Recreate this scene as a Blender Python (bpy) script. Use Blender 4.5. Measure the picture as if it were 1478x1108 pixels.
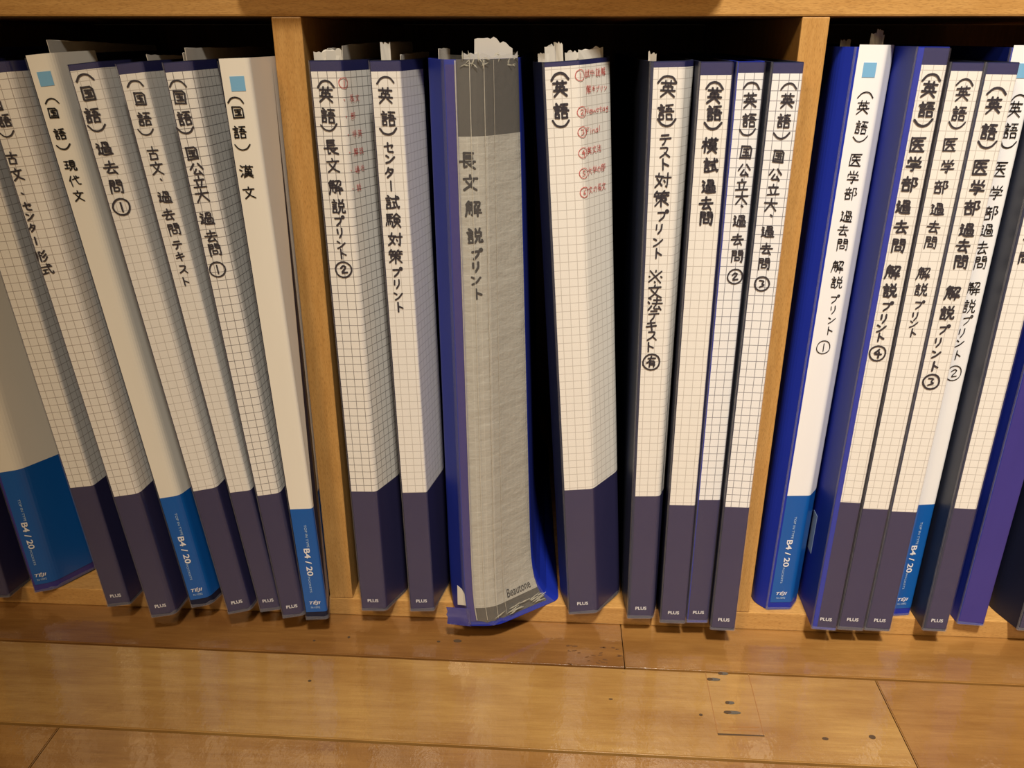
import bpy, bmesh, math, random
from mathutils import Vector, Matrix

for o in list(bpy.data.objects):
    bpy.data.objects.remove(o, do_unlink=True)
scene = bpy.context.scene
COL = scene.collection
RAD = math.radians

# ------------------------------------------------------------------ camera
cam_d = bpy.data.cameras.new('camera')
cam = bpy.data.objects.new('camera', cam_d)
COL.objects.link(cam)
PITCH, YAW, ROLL = 0.396537, 0.054190, 0.001106
cam_d.sensor_fit = 'HORIZONTAL'
cam_d.sensor_width = 36.0
cam_d.lens = 36.0 * 1195.0 / 1478.0
cam_d.clip_start = 0.02
cam_d.clip_end = 50
cam.location = (0.162881, -0.5, 0.385577)
Rz = Matrix.Rotation(YAW, 3, 'Z')
fwd = Rz @ Vector((0, math.cos(PITCH), -math.sin(PITCH)))
up0 = Rz @ Vector((0, math.sin(PITCH), math.cos(PITCH)))
rt0 = Rz @ Vector((1, 0, 0))
rt = rt0 * math.cos(ROLL) + up0 * math.sin(ROLL)
up = up0 * math.cos(ROLL) - rt0 * math.sin(ROLL)
cam.rotation_euler = Matrix((rt, up, -fwd)).transposed().to_euler()
scene.camera = cam

# ------------------------------------------------------------------ light
world = bpy.data.worlds.new('room_light')
scene.world = world
world.use_nodes = True
wb = world.node_tree.nodes['Background']
wb.inputs['Color'].default_value = (1.0, 0.68, 0.34, 1)
wb.inputs['Strength'].default_value = 0.12

def spot(name, loc, target, radius, power, color, angle, blend):
    d = bpy.data.lights.new(name, 'SPOT')
    d.energy = power
    d.color = color
    d.shadow_soft_size = radius
    d.spot_size = RAD(angle)
    d.spot_blend = blend
    o = bpy.data.objects.new(name, d)
    COL.objects.link(o)
    o.location = loc
    o.rotation_euler = (Vector(target) - Vector(loc)).to_track_quat('-Z', 'Y').to_euler()
    return o

# ceiling downlight a little to the right of the photographer
spot('ceiling_downlight', (0.36, -1.05, 2.05), (0.74, 0.0, 0.15), 0.10, 318, (1.0, 0.93, 0.82), 56, 1.0)
# added warm fill spot, lifting the shadow on the top board and left side
spot('added_warm_fill', (-0.75, -1.75, 1.75), (0.15, 0.0, 0.2), 0.22, 76, (1.0, 0.74, 0.42), 70, 1.0)

scene.view_settings.view_transform = 'Standard'
scene.view_settings.look = 'None'
scene.view_settings.exposure = 0.0
scene.view_settings.gamma = 1.0
scene.view_settings.use_curve_mapping = False

# ------------------------------------------------------------------ materials
def new_mat(name):
    m = bpy.data.materials.new(name)
    m.use_nodes = True
    nt = m.node_tree
    return m, nt, nt.nodes['Principled BSDF']

def N(nt, typ, **kw):
    n = nt.nodes.new(typ)
    for k, v in kw.items():
        setattr(n, k, v)
    return n

def srgb(r, g, b):
    def f(c):
        c /= 255.0
        return c / 12.92 if c <= 0.04045 else ((c + 0.055) / 1.055) ** 2.4
    return (f(r), f(g), f(b), 1)

def mix(nt, fac, a, b, blend='MIX'):
    n = N(nt, 'ShaderNodeMix', data_type='RGBA', blend_type=blend)
    for sock, v in ((n.inputs[0], fac), (n.inputs[6], a), (n.inputs[7], b)):
        if hasattr(v, 'is_output'):
            nt.links.new(v, sock)
        else:
            sock.default_value = v
    return n.outputs[2]

def noise(nt, vec, scale, detail=3, rough=0.55):
    n = N(nt, 'ShaderNodeTexNoise')
    n.inputs['Scale'].default_value = scale
    n.inputs['Detail'].default_value = detail
    n.inputs['Roughness'].default_value = rough
    nt.links.new(vec, n.inputs['Vector'])
    return n.outputs['Fac']

def mapping(nt, scale, src='Object', loc=(0, 0, 0)):
    tc = N(nt, 'ShaderNodeTexCoord')
    mp = N(nt, 'ShaderNodeMapping')
    mp.inputs['Scale'].default_value = scale
    mp.inputs['Location'].default_value = loc
    nt.links.new(tc.outputs[src], mp.inputs['Vector'])
    return mp.outputs['Vector']

def ramp(nt, fac, stops):
    r = N(nt, 'ShaderNodeValToRGB')
    el = r.color_ramp.elements
    while len(el) < len(stops):
        el.new(0.5)
    for e, (p, c) in zip(el, stops):
        e.position = p
        e.color = c
    nt.links.new(fac, r.inputs['Fac'])
    return r.outputs['Color']

def bump(nt, h, strength, dist, bs):
    b = N(nt, 'ShaderNodeBump')
    b.inputs['Strength'].default_value = strength
    b.inputs['Distance'].default_value = dist
    nt.links.new(h, b.inputs['Height'])
    nt.links.new(b.outputs['Normal'], bs.inputs['Normal'])

def wood(name, c1, c2, scale, rough=0.42, fleck=0.25):
    m, nt, bs = new_mat(name)
    v = mapping(nt, scale)
    a = noise(nt, v, 6, 4)
    b = noise(nt, mapping(nt, tuple(s * 4 for s in scale)), 14, 2)
    col = ramp(nt, a, [(0.3, c1), (0.7, c2)])
    dark = ramp(nt, b, [(0.36, (1 - fleck, 1 - fleck * 1.15, 1 - fleck * 1.3, 1)), (0.50, (1, 1, 1, 1))])
    nt.links.new(mix(nt, 1.0, col, dark, 'MULTIPLY'), bs.inputs['Base Color'])
    bs.inputs['Roughness'].default_value = rough
    bump(nt, b, 0.12, 0.0004, bs)
    return m

BEECH1, BEECH2 = srgb(182, 134, 72), srgb(198, 151, 87)
M_UPRIGHT = wood('beech_upright', BEECH1, BEECH2, (60, 60, 6))
M_BOARD = wood('beech_board', BEECH1, BEECH2, (6, 60, 60))
M_BACK = wood('beech_back', srgb(96, 66, 38), srgb(112, 78, 46), (60, 60, 6))

def plank_mat(name, c1, c2, c3, seed):
    m, nt, bs = new_mat(name)
    v = mapping(nt, (5, 60, 20), loc=(seed, seed * 1.7, 0))
    a = noise(nt, v, 3.0, 5, 0.6)
    big = noise(nt, mapping(nt, (4, 11, 4), loc=(seed * 3, 0, 0)), 2.2, 3)
    fib = noise(nt, mapping(nt, (14, 700, 30), loc=(seed, 0, 0)), 3, 2)
    col = ramp(nt, a, [(0.30, c1), (0.66, c2)])
    col = mix(nt, ramp(nt, big, [(0.45, (0, 0, 0, 1)), (0.72, (0.75, 0.75, 0.75, 1))]), col, c3)
    fb = ramp(nt, fib, [(0.3, (0.86, 0.83, 0.80, 1)), (0.6, (1, 1, 1, 1))])
    col = mix(nt, 1.0, col, fb, 'MULTIPLY')
    speck = noise(nt, mapping(nt, (70, 150, 70), loc=(seed, seed, 0)), 1.2, 1)
    col = mix(nt, ramp(nt, speck, [(0.79, (0, 0, 0, 1)), (0.83, (0.6, 0.6, 0.6, 1))]), col, srgb(70, 44, 22))
    nt.links.new(col, bs.inputs['Base Color'])
    bs.inputs['Roughness'].default_value = 0.30
    bs.inputs['Specular IOR Level'].default_value = 0.5
    bs.inputs['Coat Weight'].default_value = 1.0
    bs.inputs['Coat Roughness'].default_value = 0.05
    bs.inputs['Coat IOR'].default_value = 1.75
    h = noise(nt, mapping(nt, (120, 90, 60)), 1.4, 3)
    bump(nt, h, 0.30, 0.0008, bs)
    for l in list(nt.links):
        if l.to_socket == bs.inputs['Normal']:
            nt.links.new(l.from_socket, bs.inputs['Coat Normal'])
    return m

M_PLANK_LIGHT = plank_mat('plank_honey', srgb(158, 118, 64), srgb(174, 135, 76), srgb(142, 100, 48), 1.3)
M_PLANK_RED = plank_mat('plank_amber', srgb(124, 84, 42), srgb(140, 98, 51), srgb(102, 64, 33), 4.1)
M_PLANK_MID = plank_mat('plank_ochre', srgb(142, 100, 50), srgb(158, 116, 62), srgb(120, 80, 38), 7.7)
M_GAP = new_mat('joint_dirt')[0]
M_GAP.node_tree.nodes['Principled BSDF'].inputs['Base Color'].default_value = srgb(46, 30, 18)
M_GAP.node_tree.nodes['Principled BSDF'].inputs['Roughness'].default_value = 0.9

def plain(name, col, rough=0.4, coat=0.0, spec=0.5, var=0.0, metal=0.0):
    m, nt, bs = new_mat(name)
    bs.inputs['Base Color'].default_value = col
    bs.inputs['Roughness'].default_value = rough
    bs.inputs['Specular IOR Level'].default_value = spec
    bs.inputs['Coat Weight'].default_value = coat
    bs.inputs['Coat Roughness'].default_value = 0.12
    bs.inputs['Metallic'].default_value = metal
    if var:
        f = noise(nt, mapping(nt, (40, 40, 12)), 2, 3)
        k = 1 - var
        nt.links.new(mix(nt, f, (col[0] * k, col[1] * k, col[2] * k, 1),
                         (min(1, col[0] * (1 + var)), min(1, col[1] * (1 + var)), min(1, col[2] * (1 + var)), 1)),
                     bs.inputs['Base Color'])
    return m

M_NAVY = plain('navy_cover', srgb(22, 27, 52), 0.5, 0.0, 0.35, var=0.15)
M_SLATE = plain('slate_cover', srgb(36, 43, 66), 0.45, 0.05, 0.4, var=0.12)
M_ROYAL = plain('royal_cover', srgb(24, 44, 158), 0.5, 0.0, 0.35, var=0.1)
M_VIOLET = plain('violet_spine', srgb(58, 52, 132), 0.34, 0.25, var=0.1)
M_FOOT_NAVY = plain('aubergine_print', srgb(46, 44, 80), 0.4, 0.1, var=0.10)
M_HEAD_NAVY = plain('indigo_print', srgb(38, 40, 86), 0.4, 0.1, var=0.08)
M_FOOT_BLUE = plain('azure_print', srgb(16, 88, 168), 0.34, 0.3, var=0.06)
M_SQUARE = plain('sky_print', srgb(122, 176, 214), 0.4)
M_STICKER = plain('pale_sticker', srgb(150, 178, 205), 0.4)
M_PLAIN = plain('ivory_paper', srgb(232, 226, 214), 0.42, 0.15, var=0.03)
M_PLAINW = plain('white_paper', srgb(238, 236, 236), 0.42, 0.15, var=0.02)
M_PAGE = plain('page_paper', srgb(206, 200, 190), 0.6, var=0.08)
M_INK = plain('black_marker', srgb(24, 20, 24), 0.5)
M_INKG = plain('grey_marker', srgb(58, 56, 60), 0.5)
M_RED = plain('red_pen', srgb(196, 84, 78), 0.5)
M_WHITE = plain('white_print', srgb(226, 226, 230), 0.5)
M_PALEB = plain('pale_blue_print', srgb(176, 202, 228), 0.5)
M_DGREY = plain('grey_print', srgb(70, 70, 74), 0.5)
M_STEEL = plain('dull_steel', srgb(120, 112, 100), 0.4, metal=0.6)
M_TAPE = plain('blue_tape', srgb(32, 40, 128), 0.3, 0.3, var=0.06)

def film(name, tint, alpha, rough):
    m, nt, bs = new_mat(name)
    tr = N(nt, 'ShaderNodeBsdfTransparent')
    mx = N(nt, 'ShaderNodeMixShader')
    mx.inputs[0].default_value = alpha
    bs.inputs['Base Color'].default_value = tint
    bs.inputs['Roughness'].default_value = rough
    out = nt.nodes['Material Output']
    nt.links.new(tr.outputs[0], mx.inputs[1])
    nt.links.new(bs.outputs[0], mx.inputs[2])
    nt.links.new(mx.outputs[0], out.inputs['Surface'])
    f = noise(nt, mapping(nt, (120, 120, 60)), 3, 2)
    bump(nt, f, 0.6, 0.001, bs)
    return m

M_FILM = film('clear_film', srgb(170, 168, 176), 0.13, 0.16)
M_FILM2 = film('clear_tape', srgb(150, 146, 138), 0.07, 0.14)

M_SLEEVE = film('sleeve_sheen_tint', srgb(196, 184, 200), 0.03, 0.3)  # pale tint stands in for room reflections on the clear sleeve

def grid_mat(name, paper, line, strength, pitch=0.0052, width=0.075, crinkle=0.0, dx=0.0011):
    m, nt, bs = new_mat(name)
    uv = N(nt, 'ShaderNodeUVMap')
    sep = N(nt, 'ShaderNodeSeparateXYZ')
    nt.links.new(uv.outputs[0], sep.inputs[0])
    outs = []
    for i, off in ((0, dx), (1, 0.0)):
        a = N(nt, 'ShaderNodeMath', operation='ADD'); a.inputs[1].default_value = off
        nt.links.new(sep.outputs[i], a.inputs[0])
        d = N(nt, 'ShaderNodeMath', operation='DIVIDE'); d.inputs[1].default_value = pitch
        nt.links.new(a.outputs[0], d.inputs[0])
        f = N(nt, 'ShaderNodeMath', operation='FRACT'); nt.links.new(d.outputs[0], f.inputs[0])
        l = N(nt, 'ShaderNodeMath', operation='LESS_THAN'); l.inputs[1].default_value = width
        nt.links.new(f.outputs[0], l.inputs[0])
        outs.append(l.outputs[0])
    mx = N(nt, 'ShaderNodeMath', operation='MAXIMUM')
    nt.links.new(outs[0], mx.inputs[0]); nt.links.new(outs[1], mx.inputs[1])
    st = N(nt, 'ShaderNodeMath', operation='MULTIPLY'); st.inputs[1].default_value = strength
    nt.links.new(mx.outputs[0], st.inputs[0])
    v = noise(nt, mapping(nt, (20, 20, 9)), 3, 3)
    base = mix(nt, v, tuple(c * 0.95 for c in paper[:3]) + (1,), paper)
    nt.links.new(mix(nt, st.outputs[0], base, line), bs.inputs['Base Color'])
    bs.inputs['Roughness'].default_value = 0.42
    bs.inputs['Coat Weight'].default_value = 0.15
    bs.inputs['Coat Roughness'].default_value = 0.2
    if crinkle:
        c = noise(nt, mapping(nt, (30, 30, 50)), 2, 4)
        bump(nt, c, crinkle, 0.002, bs)
    return m

PAPER = srgb(238, 234, 226)
G_STRONG = grid_mat('grid_paper_dark_rule', PAPER, srgb(58, 46, 48), 0.75)
G_COOL = grid_mat('grid_paper_blue_rule', srgb(240, 239, 238), srgb(52, 52, 72), 0.75)
G_MID = grid_mat('grid_paper_brown_rule', PAPER, srgb(108, 84, 72), 0.6)
G_FAINT = grid_mat('grid_paper_pale_rule', PAPER, srgb(128, 114, 102), 0.45)
G_GREY = grid_mat('grey_grid_paper', srgb(188, 185, 176), srgb(214, 211, 202), 0.4, pitch=0.0058, crinkle=0.5)
M_GREYBAND = plain('charcoal_print', srgb(92, 90, 88), 0.3, 0.4, var=0.08)

# ------------------------------------------------------------------ mesh helpers
def link(name, me, mat, parent=None):
    o = bpy.data.objects.new(name, me)
    COL.objects.link(o)
    if mat:
        me.materials.append(mat)
    if parent:
        o.parent = parent
    return o

def mesh(name, verts, faces, uvs=None, smooth=False):
    me = bpy.data.meshes.new(name)
    me.from_pydata([tuple(v) for v in verts], [], faces)
    if uvs:
        ul = me.uv_layers.new(name='UVMap')
        for lp in me.loops:
            ul.data[lp.index].uv = uvs[lp.vertex_index]
    if smooth:
        for p in me.polygons:
            p.use_smooth = True
    me.update()
    return me

def box(name, lo, hi, mat, parent=None, bev=0.0008):
    bm = bmesh.new()
    bmesh.ops.create_cube(bm, size=1)
    for v in bm.verts:
        for i in range(3):
            v.co[i] = lo[i] if v.co[i] < 0 else hi[i]
    if bev:
        bmesh.ops.bevel(bm, geom=bm.edges[:], offset=bev, segments=2, affect='EDGES', profile=0.6)
    me = bpy.data.meshes.new(name)
    bm.to_mesh(me); bm.free()
    return link(name, me, mat, parent)

def tag(o, label, cat, group=None):
    o['label'] = label
    o['category'] = cat
    if group:
        o['group'] = group

def empty(name, loc=(0, 0, 0), roty=0.0):
    o = bpy.data.objects.new(name, None)
    COL.objects.link(o)
    o.empty_display_size = 0.02
    o.location = loc
    o.rotation_euler = (0, roty, 0)
    return o

# ------------------------------------------------------------------ floor
FZ = -0.0152
floor = empty('floor', (0, 0, FZ))
floor['kind'] = 'structure'
sub = box('subfloor', (-1.6, -1.5, -0.030), (1.9, 0.5, -0.0106), M_GAP, floor, 0)
SL = -0.0085                                   # boards run a hair off parallel to the shelf
def plank(x0, x1, row, mat, skew0=0.0, skew1=0.0):
    """one floor board; row 0 is the one under the shelf front"""
    yt = 0.0305 - 0.0752 * row
    yb = yt - 0.0752
    g = 0.0010
    def Y(x, y): return y + SL * (x - 0.138)
    e = 0.0003
    pts = [(x0 + e, Y(x0, yb) + g), (x1 - e, Y(x1, yb) + g), (x1 - e + skew1, Y(x1, yt) - g), (x0 + e + skew0, Y(x0, yt) - g)]
    bm = bmesh.new()
    lo = [bm.verts.new((p[0], p[1], -0.012)) for p in pts]
    hi = [bm.verts.new((p[0], p[1], 0.0)) for p in pts]
    bm.faces.new(lo[::-1]); bm.faces.new(hi)
    for i in range(4):
        j = (i + 1) % 4
        bm.faces.new((lo[i], lo[j], hi[j], hi[i]))
    top = [e for e in bm.edges if e.verts[0].co.z > -0.001 and e.verts[1].co.z > -0.001]
    bmesh.ops.bevel(bm, geom=top, offset=0.0006, segments=2, affect='EDGES')
    me = bpy.data.meshes.new('plank')
    bm.to_mesh(me); bm.free()
    return link('plank', me, mat, floor)

rows = {0: [-1.5, -0.62, 0.2165, 1.02, 1.8], 1: [-1.5, -0.86, 0.3848, 1.2, 1.8], 2: [-1.5, -0.9, -0.1432, 0.66, 1.8]}
mats = {0: [M_PLANK_RED, M_PLANK_RED, M_PLANK_MID, M_PLANK_RED], 1: [M_PLANK_MID, M_PLANK_LIGHT, M_PLANK_MID, M_PLANK_LIGHT],
        2: [M_PLANK_RED, M_PLANK_MID, M_PLANK_MID, M_PLANK_RED]}
rr = random.Random(5)
for r in range(-4, 14):
    xs = rows.get(r)
    ms = mats.get(r)
    if xs is None:
        j = rr.uniform(-0.6, 0.5)
        xs = [-1.5, j, j + rr.uniform(0.6, 0.9), 1.8]
        ms = [rr.choice((M_PLANK_RED, M_PLANK_MID, M_PLANK_LIGHT)) for _ in range(3)]
    for k in range(len(xs) - 1):
        plank(xs[k], xs[k + 1], r, ms[k])

# repair inlay in the honey-coloured board, with its scraped edges and filled slots
def floor_mark(name, pts, mat, z=0.00025):
    vs = [(x, y, 0.0) for x, y in pts] + [(x, y, z) for x, y in pts]
    n = len(pts)
    fs = [list(range(n))[::-1], list(range(n, 2 * n))]
    fs += [[i, (i + 1) % n, n + (i + 1) % n, n + i] for i in range(n)]
    return link(name, mesh(name, vs, fs), mat, floor)

def oval(cx, cy, rx, ry, n=12, ang=0.0):
    return [(cx + rx * math.cos(t) * math.cos(ang) - ry * math.sin(t) * math.sin(ang),
             cy + rx * math.cos(t) * math.sin(ang) + ry * math.sin(t) * math.cos(ang))
            for t in (2 * math.pi * i / n for i in range(n))]

M_SCAR = plain('dark_scratch', srgb(74, 54, 34), 0.7)
M_SCAR3 = plain('brown_scuff', srgb(96, 64, 34), 0.6)
M_SCAR2 = plain('faint_scratch', srgb(150, 104, 58), 0.5)
floor_mark('inlay_edge', [(0.2700, -0.1022), (0.2988, -0.1018), (0.2988, -0.1009), (0.2700, -0.1009)], M_SCAR)
floor_mark('inlay_edge', [(0.2699, -0.101), (0.2703, -0.101), (0.2712, -0.047), (0.2708, -0.047)], M_SCAR2)
floor_mark('inlay_edge', [(0.2984, -0.101), (0.2988, -0.101), (0.3004, -0.047), (0.3000, -0.047)], M_SCAR2)
floor_mark('inlay_scrape', [(0.274, -0.0985), (0.296, -0.0975), (0.296, -0.0971), (0.274, -0.0980)], M_SCAR2)
floor_mark('inlay_scrape', [(0.278, -0.0955), (0.297, -0.0945), (0.297, -0.0942), (0.278, -0.0951)], M_SCAR2)
for cx, cy, rx in ((0.2755, -0.0535, 0.0045), (0.2825, -0.0745, 0.0030), (0.2825, -0.0830, 0.0055), (0.2830, -0.0475, 0.0035)):
    floor_mark('filled_slot', oval(cx, cy, rx, 0.0014), M_STEEL, 0.0004)
    floor_mark('slot_shadow', oval(cx - rx * 0.55, cy, rx * 0.45, 0.0012), M_SCAR, 0.0005)
for cx, cy, rx, ry in ((0.3655, -0.0985, 0.0021, 0.0017), (0.336, -0.1015, 0.002, 0.0012), (0.262, -0.0860, 0.0012, 0.001),
                       (0.098, -0.0245, 0.003, 0.0016), (0.0845, -0.0260, 0.0012, 0.0008), (0.019, -0.0250, 0.001, 0.001),
                       (-0.005, -0.030, 0.001, 0.0008), (0.003, -0.0700, 0.0012, 0.0009), (0.205, -0.0755, 0.0014, 0.0006)):
    floor_mark('knot', oval(cx, cy, rx, ry, 10), M_SCAR)
rs = random.Random(3)
for i in range(26):
    a = rs.uniform(0, 1)
    floor_mark('scuff', oval(0.176 + a * 0.038, -0.0340 + rs.uniform(-0.010, 0.012) * (1 - 0.3 * a), rs.uniform(0.0006, 0.0022), rs.uniform(0.0003, 0.0007), 8, rs.uniform(-0.5, 0.5)), M_SCAR3, 0.0002)

# ------------------------------------------------------------------ bookshelf
shelf = empty('bookshelf', (0, 0, FZ))
tag(shelf, 'low beech wood bookshelf of open compartments standing on the plank floor', 'bookshelf')
ZT = 0.39615 - FZ
def spart(name, lo, hi, mat, bev=0.0008):
    return box(name, (lo[0], lo[1], lo[2] - FZ), (hi[0], hi[1], hi[2] - FZ), mat, shelf, bev)
DEPTH = 0.335
XL, XR = -0.602, 0.903
spart('bottom_board', (XL, 0.0, FZ + 0.0001), (0.2385, DEPTH, -0.0001), M_BOARD)
spart('bottom_board', (0.2387, 0.0, FZ + 0.0001), (XR, DEPTH, -0.0001), M_BOARD)
spart('top_board', (XL, -0.0005, 0.39615), (XR, DEPTH, 0.4262), M_BOARD, 0.0012)
spart('back_panel', (XL, DEPTH - 0.004, 0.0), (XR, DEPTH, 0.3961), M_BACK, 0)
for x0, x1 in ((-0.602, -0.585), (-0.2935, -0.2764), (0.0, 0.01713), (0.29368, 0.30864), (0.5853, 0.6003), (0.886, 0.903)):
    spart('divider', (x0, 0.0, 0.0), (x1, DEPTH - 0.0042, 0.3961), M_UPRIGHT)

# ------------------------------------------------------------------ handwriting strokes (x right, y down, 00..99)
GEN = '2004-2812 0822-4222 1436-3836 1450-3850 1464-1490 1464-3864-3890 1490-3890'
GLYPH = {
'国': '1510-1590 1510-8512-8590 1590-8590 3030-7030 3248-6848 2872-7272 5030-5072 6056-6862',
'語': GEN + ' 5210-9410 7010-6442 5630-8630-8646 4846-9848 5862-5892 5862-9062-9092 5892-9092',
'現': '0614-3814 0844-3644 0476-4070 2214-2274 5208-5256 5208-8808-8856 5224-8824 5240-8840 5256-8856 6258-5878-4292 7856-7880-8290-9888-9676',
'代': '2806-0846 1836-1896 3634-9426 5606-6450-8086-9684 7210-8220',
'文': '5004-5018 1024-9022 7226-5066-1494 2838-5672-9094',
'過': '0814-2024 0636-2036-1252-2062-1076 0684-2276-4090-9690 4410-4444 4410-8010-8044 5810-5828-8028 3644-3678 3644-9044-9078-8478 5256-5274 5256-7656-7674-5274',
'去': '2024-8022 5004-5046 0646-9446 4648-2084-7478 6660-8490',
'問': '1208-1294 1208-4208-4240-1240 1224-4224 5808-5840-8840 5808-8808-8894-7888 5824-8824 3456-3480 3456-6656-6680-3480',
'古': '1030-9030 5004-5054 2654-2694 2654-7654-7694 2694-7694',
'・': '4646-5454',
'セ': '0844-8830-7052 3610-3680-4690-8490',
'ン': '1420-3634 1686-5070-8830',
'タ': '4006-2840-0860 3624-8424-6460-2494 3844-6660',
'ー': '5008-5292',
'形': '0614-5214 0244-5644 1814-1850-0690 4014-4092 8808-7026-6032 9236-7056-6062 9662-7486-5696',
'式': '0826-9226 5604-6450-8086-9680-9470 7208-8416 1450-4850 3050-3082 0886-5278',
'キ': '1436-8026 0864-9052 4006-5696',
'ス': '1616-7814-5860-1092 5056-8890',
'ト': '3606-3694 3840-8062',
'漢': '1008-2018 0436-1646 0692-2266 3014-9814 4804-4826 7804-7826 4232-4252 4232-8632-8652 4252-8652 3866-9066 3078-9878 6432-6474-3296 6678-9696',
'公': '3410-0850 6408-9446 4646-2684-7878 6462-8690',
'立': '5004-5018 1826-8226 3238-3874 7036-6074 0880-9278',
'大': '0636-9434 5004-5040-1094 5044-9294',
'英': '0818-9218 3404-3430 6604-6630 2438-2460 2438-7638-7660 0860-9460 5030-5060-1096 5262-9094',
'長': '3006-3056 3006-8006 3022-7622 3038-7638 0656-9656 3256-3092-4884 8462-6474 4456-6280-9696',
'解': '2204-0824 2212-4612-3624 1224-1270-0496 1224-4824-4892-4088 1240-4840 1256-4856 3024-3080 5610-9210-8840-8036 7410-5642 6250-5464 5660-9460 5076-9876 7648-7698',
'説': GEN + ' 5604-6420 8602-7820 5626-5650 5626-9026-9050 5650-9050 6652-6274-4894 7850-7888-9892-9678',
'プ': '1226-7222-6060-2492 o861411',
'リ': '2616-2656 7010-7056-4294',
'試': GEN + ' 5026-9824 7604-8056-9692-9878 8808-9416 5448-7648 6448-6482 5086-7880',
'験': '0808-0852 0808-4408 0822-4022 0836-4036 2608-2652 0852-4652-4492-3888 0466-0284 1664-1880 2862-3276 7404-5030 7404-9828 6032-8832 5642-5660 5642-9242-9260-5660 7432-7466-5096 7666-9896',
'対': '2406-2424 0626-5426 4432-3064-0692 1440-4684 5430-9830 8206-8292-7284 6048-6660',
'策': '2204-0822 1814-4814 2814-3424 6804-5422 6214-9614 7614-8224 0632-9432 2046-2062 2046-8046-8062-7460 5026-5098 4856-0892 5256-9490',
'テ': '2216-7814 0644-9442 5446-4876-2894',
'※': '1212-8888 8812-1288 5008-5214 5086-5292 0850-1452 8650-9252',
'法': '1008-2218 0436-1646 0892-2666 4024-9022 6404-6448 3248-9848 6050-4288-8684 7668-9294',
'有': '3026-7024 4814-3844-2658 4044-4082 4044-6844-6880-6276 4056-6856 4068-6868 o505049',
'模': '0430-4028 2204-2296 2236-0466 2440-3856 4414-9814 5804-5824 8404-8424 5232-5256 5232-9032-9056 5244-9044 5256-9056 4670-9870 7256-7072-4496 7272-9896',
'医': '1008-1092 1008-9208 1092-9492 3816-2434 3226-8026 2248-8648 5426-5250-2682 5652-8280',
'学': '2006-2622 4804-5018 8004-7020 1028-1042 1028-9028-8442 2846-7446-5460 5260-5292-4086 0866-9464',
'部': '2804-2814 0418-5018 1424-1838 4222-3638 0242-5442 1056-1090 1056-4656-4690 1090-4690 6410-6496 6410-9210-8032-9650-8262-7458',
'中': '1030-1060 1030-9030-9060 1060-9060 5004-5096',
'の': '5020-4060-2474-1450-3020-7022-8650-6084',
'①': '5024-5078 o505048', '②': '3438-5026-6636-3472-7070 o505048', '③': '3428-6230-4848-6660-3672 o505048',
'④': '5624-3056-7454 5842-5680 o505048', '⑤': '4026-3848-6252-6268-3672 3826-6626 o505048', '⑥': '5822-3854-4472-6462-4252 o505048',
'(': '0494-2446-5032-7646-9694', ')': '0406-2454-5068-7654-9606',
'N': '1090-1020-7090-7020', 'e': '2060-8058-6436-3040-2070-4888-8282', 'w': '0440-2686-5046-7286-9640', 's': '7844-4036-3052-7066-6084-2482',
't': '4820-4884-7082 2442-7842', 'a': '7440-3844-2474-4886-7460 7440-7688', 'g': '7240-3844-2866-7060 7240-7494-3496', 'F': '2020-2090 2020-8018 2052-7050',
'i': '5044-5086 5024-5028', 'n': '2044-2086 2252-5040-7256-7486', 'l': '5014-5086',
}
KANA = set('センタープリトテキス')

def strokes(ch, rnd):
    out = []
    for st in GLYPH[ch].split():
        if st[0] == 'o':
            cx, cy, r = int(st[1:3]), int(st[3:5]), int(st[5:7])
            a0 = rnd.uniform(0, 6)
            pts = [(cx + r * math.cos(a0 + 2 * math.pi * i / 16) * (1 + 0.04 * math.sin(i)), cy + r * math.sin(a0 + 2 * math.pi * i / 16)) for i in range(17)]
        else:
            pts = [(int(p[:2]) + rnd.uniform(-2.4, 2.4), int(p[2:4]) + rnd.uniform(-2.4, 2.4)) for p in st.split('-')]
            for _ in range(2 if ch in '()のセンタプリス' else 1):
                if len(pts) > 2:
                    q = [pts[0]]
                    for a, b in zip(pts, pts[1:]):
                        f = 0.2
                        q += [(a[0] + (b[0] - a[0]) * f, a[1] + (b[1] - a[1]) * f), (a[0] + (b[0] - a[0]) * (1 - f), a[1] + (b[1] - a[1]) * (1 - f))]
                    pts = q + [pts[-1]]
        out.append(pts)
    return out

def ribbon(pts, w, V, F):
    """flat round-ended pen stroke through 2-D points"""
    P = [Vector(p) for p in pts]
    P = [P[0]] + [b for a, b in zip(P, P[1:]) if (b - a).length > 1e-6]
    if len(P) < 2:
        return
    L, R = [], []
    for i, p in enumerate(P):
        d0 = (P[i] - P[i - 1]).normalized() if i else None
        d1 = (P[i + 1] - P[i]).normalized() if i < len(P) - 1 else None
        d = (d0 + d1) if d0 and d1 else (d0 or d1)
        if d.length < 0.3:
            d = d1
        d = d.normalized()
        n = Vector((-d.y, d.x))
        k = w / 2
        if d0 and d1:
            k = min(w * 0.8, k / max(0.5, n.dot(Vector((-d1.y, d1.x)))))
        L.append(p + n * k); R.append(p - n * k)
    b = len(V)
    for l, r in zip(L, R):
        V += [l, r]
    for i in range(len(P) - 1):
        F.append((b + 2 * i, b + 2 * i + 1, b + 2 * i + 3, b + 2 * i + 2))
    for end, sg in ((0, -1), (len(P) - 1, 1)):
        d = (P[1] - P[0]).normalized() * -1 if end == 0 else (P[-1] - P[-2]).normalized()
        n = Vector((-d.y, d.x))
        c = len(V)
        arc = [P[end] + (n * math.cos(t) + d * math.sin(t)) * w / 2 for t in (math.pi * k / 5 for k in range(6))]
        V += arc
        F.append(tuple(range(c, c + 6)))

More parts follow.
